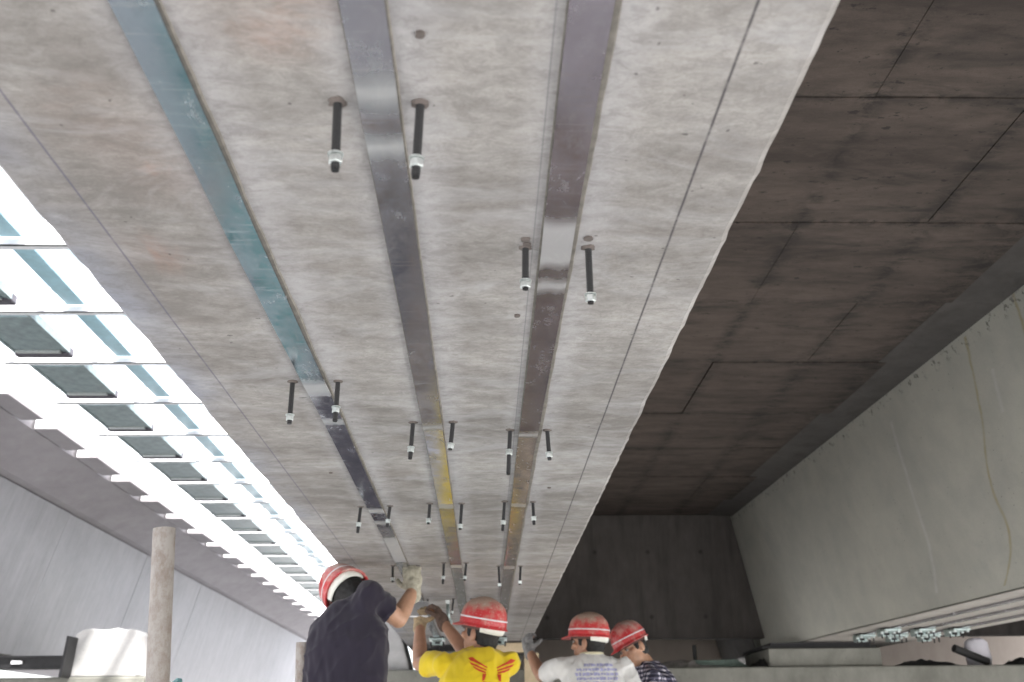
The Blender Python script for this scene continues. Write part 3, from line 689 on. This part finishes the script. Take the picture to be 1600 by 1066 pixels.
def ring(c, a, b, ax, bx, n=22, sq=2.3):
    c = Vector(c); out = []
    for i in range(n):
        t = 2*math.pi*i/n; ct_, st_ = math.cos(t), math.sin(t)
        out.append(c + ax*(a*math.copysign(abs(ct_)**(2/sq), ct_)) + bx*(b*math.copysign(abs(st_)**(2/sq), st_)))
    return out
def helmet(parent, c, A, mat, dirt_seed=0, S=1.0):
    """shell with visor, crown ridges, rolled rim; white band round it; inner harness. c = centre of the rim plane"""
    c = Vector(c)
    def P(x, y, z): return c + A @ V(x*S, y*S, z*S)
    prof = [(0.0, 1.0), (.012, 1.0), (.045, .985), (.075, .93), (.10, .83), (.122, .66), (.137, .44), (.145, .2), (.147, .03)]
    n = 40; rings = []
    def rad(a): return (.112, .138)          # half width, half length
    def pt(a, s, z, off=0):
        ca, sa = math.cos(a), math.sin(a)
        ridge = 1 + .035*max(0, math.cos(2*a))**0 * 0
        zz = z
        # three crown ridges running front to back
        x = (.112+off)*s*ca; y = (.138+off)*s*sa
        if z > .07: zz += .006*math.exp(-(x/.012)**2) + .004*math.exp(-((abs(x)-.042)/.009)**2)
        return P(x, y, zz)
    AA = [2*math.pi*i/n for i in range(n)]
    me = MB()
    outer = [[pt(a, s, z) for a in AA] for z, s in prof]
    # rim flare with front visor
    rim = []; rim2 = []
    for a in AA:
        f = max(0, math.sin(a))**3; off = .010+.042*f
        rim.append(P((.112+off*.8)*math.cos(a), (.138+off)*math.sin(a), -.006-.014*f)); rim2.append(P((.112+off*.8)*math.cos(a), (.138+off)*math.sin(a), -.010-.014*f))
    inner = [[P((.106)*s*math.cos(a), (.132)*s*math.sin(a), z-.005) for a in AA] for z, s in prof]
    me.loft(list(reversed(inner)) + [rim2, rim] + outer, cap=False)
    me.f.append([len(me.v)-n+i for i in range(n)])
    me.f.append([i for i in reversed(range(n))])
    origin = tuple(c)
    o = me.build('helmet', mat, parent, origin, smooth=True)
    # rotate texture space with the helmet: object keeps world axes, fine for dirt
    b = MB(); b.loft([[pt(a, s, z, .0018) for a in AA] for z, s in ((.033, .993), (.0335, .998), (.0405, .992), (.041, .985))], cap=False)
    b.build('stripe', M['stripe'], o, origin, smooth=True)
    h = MB()
    h.loft([[P(.098*math.cos(a), .122*math.sin(a), z) for a in AA] for z in (-.024, .010)], cap=False)
    h.build('headband', M['helmet_in'], o, origin, smooth=True)
    # rear harness cup
    h = MB(); rr = []
    for z, q in ((.004, 1.0), (-.018, .99), (-.036, .93)):
        rr.append([P(.108*q*math.cos(a), .132*q*math.sin(a), z - .004*math.cos((a-1.5*math.pi)*2)) for a in [math.pi*1.14+math.pi*.72*i/16 for i in range(17)]])
    h.loft(rr + [[p + (c-p).normalized()*.004 for p in r] for r in reversed(rr)], cap=False, closed=False)
    h.build('nape_strap', M['harness'], o, origin, smooth=True)
    return o
def head(mb, c, A):
    c = Vector(c)
    def P(x, y, z): return c + A @ V(x, y, z)
    mb.ellipsoid(P(0, -.008, .025), .077, .096, .098, A)
    mb.ellipsoid(P(0, .022, -.045), .060, .068, .072, A)
    mb.ellipsoid(P(0, .058, -.085), .030, .030, .026, A)      # chin
    mb.capsule(P(0, .084, .012), P(0, .104, -.028), .009, .013)   # nose
    mb.ellipsoid(P(0, .100, -.030), .017, .013, .010, A)
    mb.ellipsoid(P(0, .084, .028), .052, .014, .011, A)         # brow
    mb.ellipsoid(P(0, .082, -.058), .026, .012, .009, A)        # lips
    for s in (-1, 1):
        mb.ellipsoid(P(s*.052, .062, -.018), .022, .022, .020, A)   # cheek
        E = A @ Matrix.Rotation(s*.35, 3, 'Z')
        mb.ellipsoid(P(s*.080, -.008, -.012), .009, .020, .033, E, 12, 8)
        mb.ellipsoid(P(s*.078, -.002, -.036), .008, .011, .013, E, 10, 6)
def person(spec):
    s = spec; base = (s['pelvis'][0], s['pelvis'][1], PZ)
    e = thing('person', s['label'], 'person', base)
    A = axes(s['up'], s['face']); hc = Vector(s['head'])
    B = axes((Vector(s['chest'])-Vector(s['pelvis'])), s['front'])
    rx, fy = B.col[0].copy(), B.col[1].copy()
    pel, che, nk = Vector(s['pelvis']), Vector(s['chest']), Vector(s['neck'])
    W = s.get('w', 1.0)
    # body: one continuous skin surface
    b = MB(); head(b, hc, A)
    b.capsule(nk - (nk-che)*.25, hc + A @ V(0, -.025, -.05), .056, .050)
    b.loft([ring(pel, .14*W, .09, rx, fy), ring(pel.lerp(che, .4), .125*W, .085, rx, fy), ring(pel.lerp(che, .75), .15*W, .095, rx, fy), ring(che, .155*W, .095, rx, fy), ring(che.lerp(nk, .6), .12*W, .075, rx, fy), ring(nk, .06, .06, rx, fy)])
    for q in ('L', 'R'):
        sh, el, wr = Vector(s['sh'+q]), Vector(s['el'+q]), Vector(s['wr'+q])
        b.capsule(che.lerp(sh, .5), sh, .06, .055); b.capsule(sh, sh.lerp(el, .45), .052, .047); b.capsule(sh.lerp(el, .45), el, .047, .038)
        b.capsule(el, el.lerp(wr, .32), .039, .041); b.capsule(el.lerp(wr, .32), wr, .041, .027)
        hd = s['hand'+q]; hand(b, wr, hd[0], hd[1], *hd[2:6], sc=.98)
        hp, kn, an = Vector(s['hip'+q]), Vector(s['kn'+q]), Vector(s['an'+q])
        b.capsule(hp, kn, .080, .056); b.capsule(kn, an, .054, .036); b.capsule(an, an+fy*.14-V(0, 0, .03), .036, .030)
    link('body', shift(remesh(b, .0062, 3), base), s['skin'], e, base)
    for sg in (-1, 1):
        m = MB(); m.ellipsoid(hc + A @ V(sg*.032, .082, .006), .013, .010, .009, A, 12, 8); ey = m.build('eye', M['eye'], e, smooth=True)
        m = MB(); m.ellipsoid(hc + A @ V(sg*.032, .0885, .006), .0055, .004, .0055, A, 10, 6); m.build('iris', M['iris'], ey, smooth=True)
    # hair: nape and sides below the helmet
    h = MB()
    h.ellipsoid(hc + A @ V(0, -.020, .030), .082, .094, .096, A); h.ellipsoid(hc + A @ V(0, -.045, -.028), .066, .058, .062, A)
    for sg in (-1, 1): h.ellipsoid(hc + A @ V(sg*.071, .022, .012), .010, .016, .034, A)
    link('hair', shift(remesh(h, .006, 2, lambda co: .0035*noise.noise(co*70)+.002*noise.noise(co*180)), base), M['hair'], e, base)
    # shirt
    k = MB(); ez = s.get('ease', .018)
    dn = (pel-che).normalized()
    hem = pel + dn*.06
    k.loft([ring(hem, .165*W+ez, .115+ez, rx, fy), ring(pel.lerp(che, .3), .155*W+ez, .11+ez, rx, fy), ring(pel.lerp(che, .7), .165*W+ez, .115+ez, rx, fy), ring(che, .168*W+ez, .112+ez, rx, fy), ring(che.lerp(nk, .45), .15*W+ez, .095+ez, rx, fy), ring(che.lerp(nk, .8), .105+ez*.5, .078+ez*.5, rx, fy), ring(nk, .066, .064, rx, fy)])
    for q in ('L', 'R'):
        sh, el = Vector(s['sh'+q]), Vector(s['el'+q]); sl_ = s.get('sleeve', .62)
        k.capsule(che.lerp(sh, .3), sh, .075+ez*.3, .056+ez*.4)
        k.capsule(nk-(nk-che).normalized()*.035, sh, .050, .050)
        en = sh.lerp(el, sl_); d = (el-sh).normalized(); o1 = d.orthogonal().normalized(); o2 = d.cross(o1)
        k.loft([ring(sh-d*.03, .050+ez*.4, .050+ez*.4, o1, o2, 22, 2), ring(sh.lerp(en, .6), .054+ez*.5, .052+ez*.5, o1, o2, 22, 2), ring(en, .058+ez*.9, .050+ez*.7, o1, o2, 22, 2)])
    fs = s.get('fold', 1.0)
    def fold(co):
        q = co - che
        u, v = q.dot(rx), q.dot(dn)
        r_ = 1-abs(noise.noise(V(u*11+v*9, v*7-u*5, q.dot(fy)*9)))
        return fs*(.008*noise.noise(V(u*16+v*6, v*5, q.dot(fy)*10)) + .006*(r_**4) + .005*noise.noise(V(u*34, v*13-u*18, q.dot(fy)*20)))
    sh_o = link('shirt', shift(remesh(k, .0062, 4, fold), base), s['shirt'], e, base)
    if s.get('collar'):
        m = MB(); up = (nk-che).normalized()
        m.tube([nk + up*.002 + rx*(.068*math.cos(a)) + fy*(.066*math.sin(a)) for a in [2*math.pi*i/28 for i in range(29)]], .009, 8, cap=False); m.build('collar', s['collar'], sh_o, base, smooth=True)
    # trousers, boots
    k = MB(); k.loft([ring(pel+dn*.12, .155*W, .115, rx, fy), ring(pel, .155*W, .115, rx, fy), ring(pel-dn*.06, .145*W, .105, rx, fy)])
    for q in ('L', 'R'):
        hp, kn, an = Vector(s['hip'+q]), Vector(s['kn'+q]), Vector(s['an'+q])
        k.capsule(hp, kn, .098, .074); k.capsule(kn, an+V(0, 0, .06), .074, .066)
    link('trousers', shift(remesh(k, .010, 3, lambda co: .006*noise.noise(co*14)), base), M['trouser'], e, base)
    for q in ('L', 'R'):
        an = Vector(s['an'+q]); k = MB(); k.capsule(an+V(0, 0, .05), an-V(0, 0, .02), .052, .05); k.capsule(an-fy*.03-V(0, 0, .025), an+fy*.17-V(0, 0, .035), .045, .036)
        bm_ = remesh(k, .008, 2); lo = min(v.co.z for v in bm_.vertices)
        for v in bm_.vertices: v.co.z = max(v.co.z, PZ)
        link('boot', shift(bm_, base), M['boot'], e, base)
    # gloves
    for q in ('L', 'R'):
        g_ = s.get('glove'+q)
        if not g_: continue
        k = MB(); hd = s['hand'+q]; wr = Vector(s['wr'+q]); hand(k, wr, hd[0], hd[1], *hd[2:6], sc=1.02, grow=.003)
        d = Vector(hd[0]).normalized(); k.capsule(wr-d*.025, wr+d*.02, .036, .037)
        link('glove', shift(remesh(k, .0042, 2, lambda co: .0016*noise.noise(co*60)), base), g_, e, base)
    he = helmet(e, hc + A @ V(*s.get('hat', (0, -.004, .042))), A @ Matrix.Rotation(s.get('hat_tilt', 0), 3, 'X'), s['helmet'], S=s.get('hs', .96))
    return e, sh_o, B, che, he

def legs(x, y, rx, w=.10, fwd=(0, 0)):
    d = {}
    for q, sg in (('L', -1), ('R', 1)):
        hx, hy = x+rx[0]*sg*w, y+rx[1]*sg*w
        d['hip'+q] = (hx, hy, None); d['kn'+q] = (hx+rx[0]*sg*.03+fwd[0], hy+rx[1]*sg*.03+fwd[1], None); d['an'+q] = (hx+rx[0]*sg*.05, hy+rx[1]*sg*.05, PZ+.085)
    return d
def with_legs(s, fwd=(0, .10)):
    f = Vector((s['front'][0], s['front'][1], 0)).normalized(); rx = (f.y, -f.x)
    L = legs(s['pelvis'][0], s['pelvis'][1], rx, .095, (f.x*.12, f.y*.12))
    pz = s['pelvis'][2]
    for q in 'LR':
        h = L['hip'+q]; s['hip'+q] = (h[0], h[1], pz-.06)
        kq = L['kn'+q]; s['kn'+q] = (kq[0], kq[1], (pz-.06+PZ+.085)/2+.01); s['an'+q] = L['an'+q]
    return s

navy = with_legs(dict(label='person in a navy t-shirt pressing a gloved hand to the strip overhead', skin=M['skin'], shirt=M['navy'], helmet=M['helmet_b'], w=.98, ease=.014,
    pelvis=(-.585, 4.30, -.13), chest=(-.590, 4.34, .37), neck=(-.585, 4.39, .545), head=(-.590, 4.47, .572), up=(-.62, .55, .56), face=(.15, .85, -.5), front=(.12, 1, 0),
    shL=(-.700, 4.36, .40), elL=(-.735, 4.47, .13), wrL=(-.72, 4.64, .12), handL=(V(.4, .8, .1), V(.5, 0, -.5), .5, .1, .6, -1),
    shR=(-.505, 4.35, .575), elR=(-.385, 4.47, .485), wrR=(-.333, 4.62, .632), handR=(V(-.10, .12, .95), V(.0, .95, -.15), .75, .06, .9, 1),
    gloveR=M['glove_a'], gloveL=M['glove_a'], hat=(0, -.004, .05), hs=.95, fold=1.3, sleeve=.60))
yellow = with_legs(dict(label='person in a yellow t-shirt with a red winged print on the back', skin=M['skin_b'], shirt=M['yellow'], helmet=M['helmet'], w=.95, ease=.016,
    pelvis=(-.065, 5.14, -.28), chest=(-.055, 5.19, .25), neck=(-.015, 5.215, .415), head=(-.020, 5.245, .495), up=(.16, -.13, .97), face=(-.80, .58, .12), front=(-.10, 1, 0),
    shL=(-.205, 5.21, .340), elL=(-.345, 5.42, .36), wrL=(-.363, 5.63, .58), handL=(V(.05, .42, .85), V(.35, .55, -.35), .8, .1, .7, -1),
    shR=(.118, 5.23, .345), elR=(-.075, 5.44, .385), wrR=(-.235, 5.63, .595), handR=(V(-.30, .35, .75), V(-.75, .2, -.3), 1.1, .08, .8, 1),
    gloveL=M['glove_b'], gloveR=M['glove_d'], sleeve=.62, fold=1.0))
white = with_legs(dict(label='person in a white t-shirt with faded blue lettering on the back', skin=M['skin_b'], shirt=M['white_shirt'], helmet=M['helmet'], w=1.04, ease=.016, collar=cloth('cream_ribbing', (.68, .64, .46)),
    pelvis=(.66, 6.15, -.27), chest=(.655, 6.18, .285), neck=(.655, 6.20, .455), head=(.640, 6.225, .525), up=(.05, -.03, 1), face=(-.86, .50, -.02), front=(-.06, 1, 0),
    shL=(.465, 6.20, .385), elL=(.355, 6.42, .35), wrL=(.290, 6.56, .505), handL=(V(-.15, .25, .85), V(.5, .6, -.1), 1.0, .02, 1.3, -1),
    shR=(.845, 6.19, .375), elR=(.975, 6.14, .08), wrR=(.88, 6.36, -.02), handR=(V(-.4, .8, -.1), V(-.3, 0, -.8), .6, .1, .6, 1),
    gloveL=M['glove_g'], gloveR=M['glove_g'], sleeve=.66))
plaidp = with_legs(dict(label='person in a dark plaid shirt with head bowed under a red helmet', skin=M['skin'], shirt=M['plaid'], helmet=M['helmet_b'], w=.95, ease=.016,
    pelvis=(1.20, 6.72, -.27), chest=(1.155, 6.72, .25), neck=(1.075, 6.72, .445), head=(.985, 6.70, .53), up=(-.42, .02, .90), face=(-.75, -.55, -.40), front=(-.85, -.25, 0),
    shL=(1.07, 6.52, .33), elL=(1.02, 6.42, .05), wrL=(.85, 6.55, -.05), handL=(V(-.9, .3, 0), V(0, .2, -.9), .6, .1, .6, -1),
    shR=(1.13, 6.90, .34), elR=(1.10, 6.98, .06), wrR=(.92, 6.92, -.05), handR=(V(-.9, -.2, 0), V(0, -.2, -.9), .6, .1, .6, 1),
    sleeve=.95))
P_navy = person(navy); P_yel = person(yellow); P_whi = person(white); P_pla = person(plaidp)

# prints on the shirt backs: thin ink sheets wrapped onto the cloth
def ink(polys, target, B, che, mat, name, z0=0.0):
    rx, fy, up = B.col[0], B.col[1], B.col[2]; m = MB()
    for pl in polys:
        pts = [che + rx*p[0] + up*(p[1]+z0) - fy*.22 for p in pl]; m.add(pts, [list(range(len(pts)))])
    base = target['_o']; bm = bmesh.new(); me = m.mesh(name, base); bm.from_mesh(me)
    bmesh.ops.triangulate(bm, faces=bm.faces); bmesh.ops.subdivide_edges(bm, edges=bm.edges, cuts=3, use_grid_fill=True); bm.to_mesh(me); bm.free()
    o = link(name, me, mat, target, base)
    sw = o.modifiers.new('wrap', 'SHRINKWRAP'); sw.target = target; sw.wrap_method = 'PROJECT'; sw.use_project_x = sw.use_project_z = False; sw.use_project_y = True
    sw.use_positive_direction = True; sw.use_negative_direction = False; sw.offset = .0022; sw.wrap_mode = 'ABOVE_SURFACE'
    return o
M['red_ink'] = plain('red_ink', (.52, .05, .015), .7, 0, .15, 60); M['blue_ink'] = plain('blue_ink', (.36, .37, .58), .8, 0, .25, 80)
wing = [[(-.087, .088), (-.070, .092), (-.048, .076), (-.012, .056), (-.013, .051), (-.050, .068), (-.076, .077)],
        [(-.082, .074), (-.052, .062), (-.014, .046), (-.015, .041), (-.050, .053), (-.074, .063)],
        [(-.068, .058), (-.046, .048), (-.016, .037), (-.018, .031), (-.044, .039), (-.060, .048)],
        [(-.030, .030), (-.014, .030), (-.022, .006), (-.030, .004)],
        [(-.034, -.002), (-.020, .002), (.000, -.008), (.000, -.018), (-.016, -.012), (-.030, -.012)]]
gap = .006
polys = wing + [[(-x+.012, y) for x, y in reversed(p)] for p in wing]
polys = [[(x*1.3+.060, y*1.3-.012) for x, y in p] for p in polys]
ink(polys, P_yel[1], P_yel[2], P_yel[3], M['red_ink'], 'red_print', -.01)
rn = random.Random(11); polys = []
for row, (xa, xb) in enumerate(((-.075, .10), (-.12, .12), (-.125, .12), (-.12, .115), (-.11, .1))):
    x = xa; zc = .09-.026*row
    while x < xb:
        wd = rn.uniform(.008, .022); hh = rn.uniform(.006, .011); sk = rn.uniform(-.004, .004)
        polys.append([(x, zc-hh), (x+wd, zc-hh*rn.uniform(.4, 1)), (x+wd+sk, zc+hh*rn.uniform(.5, 1)), (x+sk, zc+hh)]); x += wd + rn.uniform(.001, .005)
ink(polys, P_whi[1], P_whi[2], P_whi[3], M['blue_ink'], 'blue_print', 0)

# pressing plate held up on the outer strip, and the wrench
m = MB(); m.box(-.452, -.318, 5.70, 5.90, ZS-.026, ZS-.016)
pp = thing('pressing_plate', 'white pressing plate being bolted over the teal-filmed strip by the yellow-shirted person', 'plate', (-.385, 5.8, ZS-.02))
m = MB(); m.hexa([(-.452, 5.62, ZS-.130), (-.318, 5.62, ZS-.130), (-.330, 5.82, ZS-.026), (-.440, 5.82, ZS-.026), (-.452, 5.616, ZS-.122), (-.318, 5.616, ZS-.122), (-.330, 5.816, ZS-.018), (-.440, 5.816, ZS-.018)])
m.build('plate', M['white_paint'], pp, bevel=.002)
wr = thing('wrench', 'ratchet wrench in the dark glove of the yellow-shirted person', 'wrench', (-.235, 5.70, .63))
m = MB(); m.tube([(-.205, 5.70, .60), (-.212, 5.70, .70)], [.012, .009], 12); m.build('handle', M['anchor'], wr, smooth=True)
m = MB(); m.tube([(-.205, 5.69, .605), (-.205, 5.73, .605)], .021, 16); m.build('ratchet_head', M['anchor'], wr, bevel=.003)
m = MB(); m.tube([(-.212, 5.70, .702), (-.213, 5.70, .722)], .013, 12); m.build('socket', M['zinc'], wr)

for o in bpy.data.objects:
    if '_o' in o: del o['_o']
scene.render.engine = 'CYCLES'
scene.cycles.caustics_reflective = False; scene.cycles.caustics_refractive = False
scene.cycles.max_bounces = 6; scene.cycles.diffuse_bounces = 3
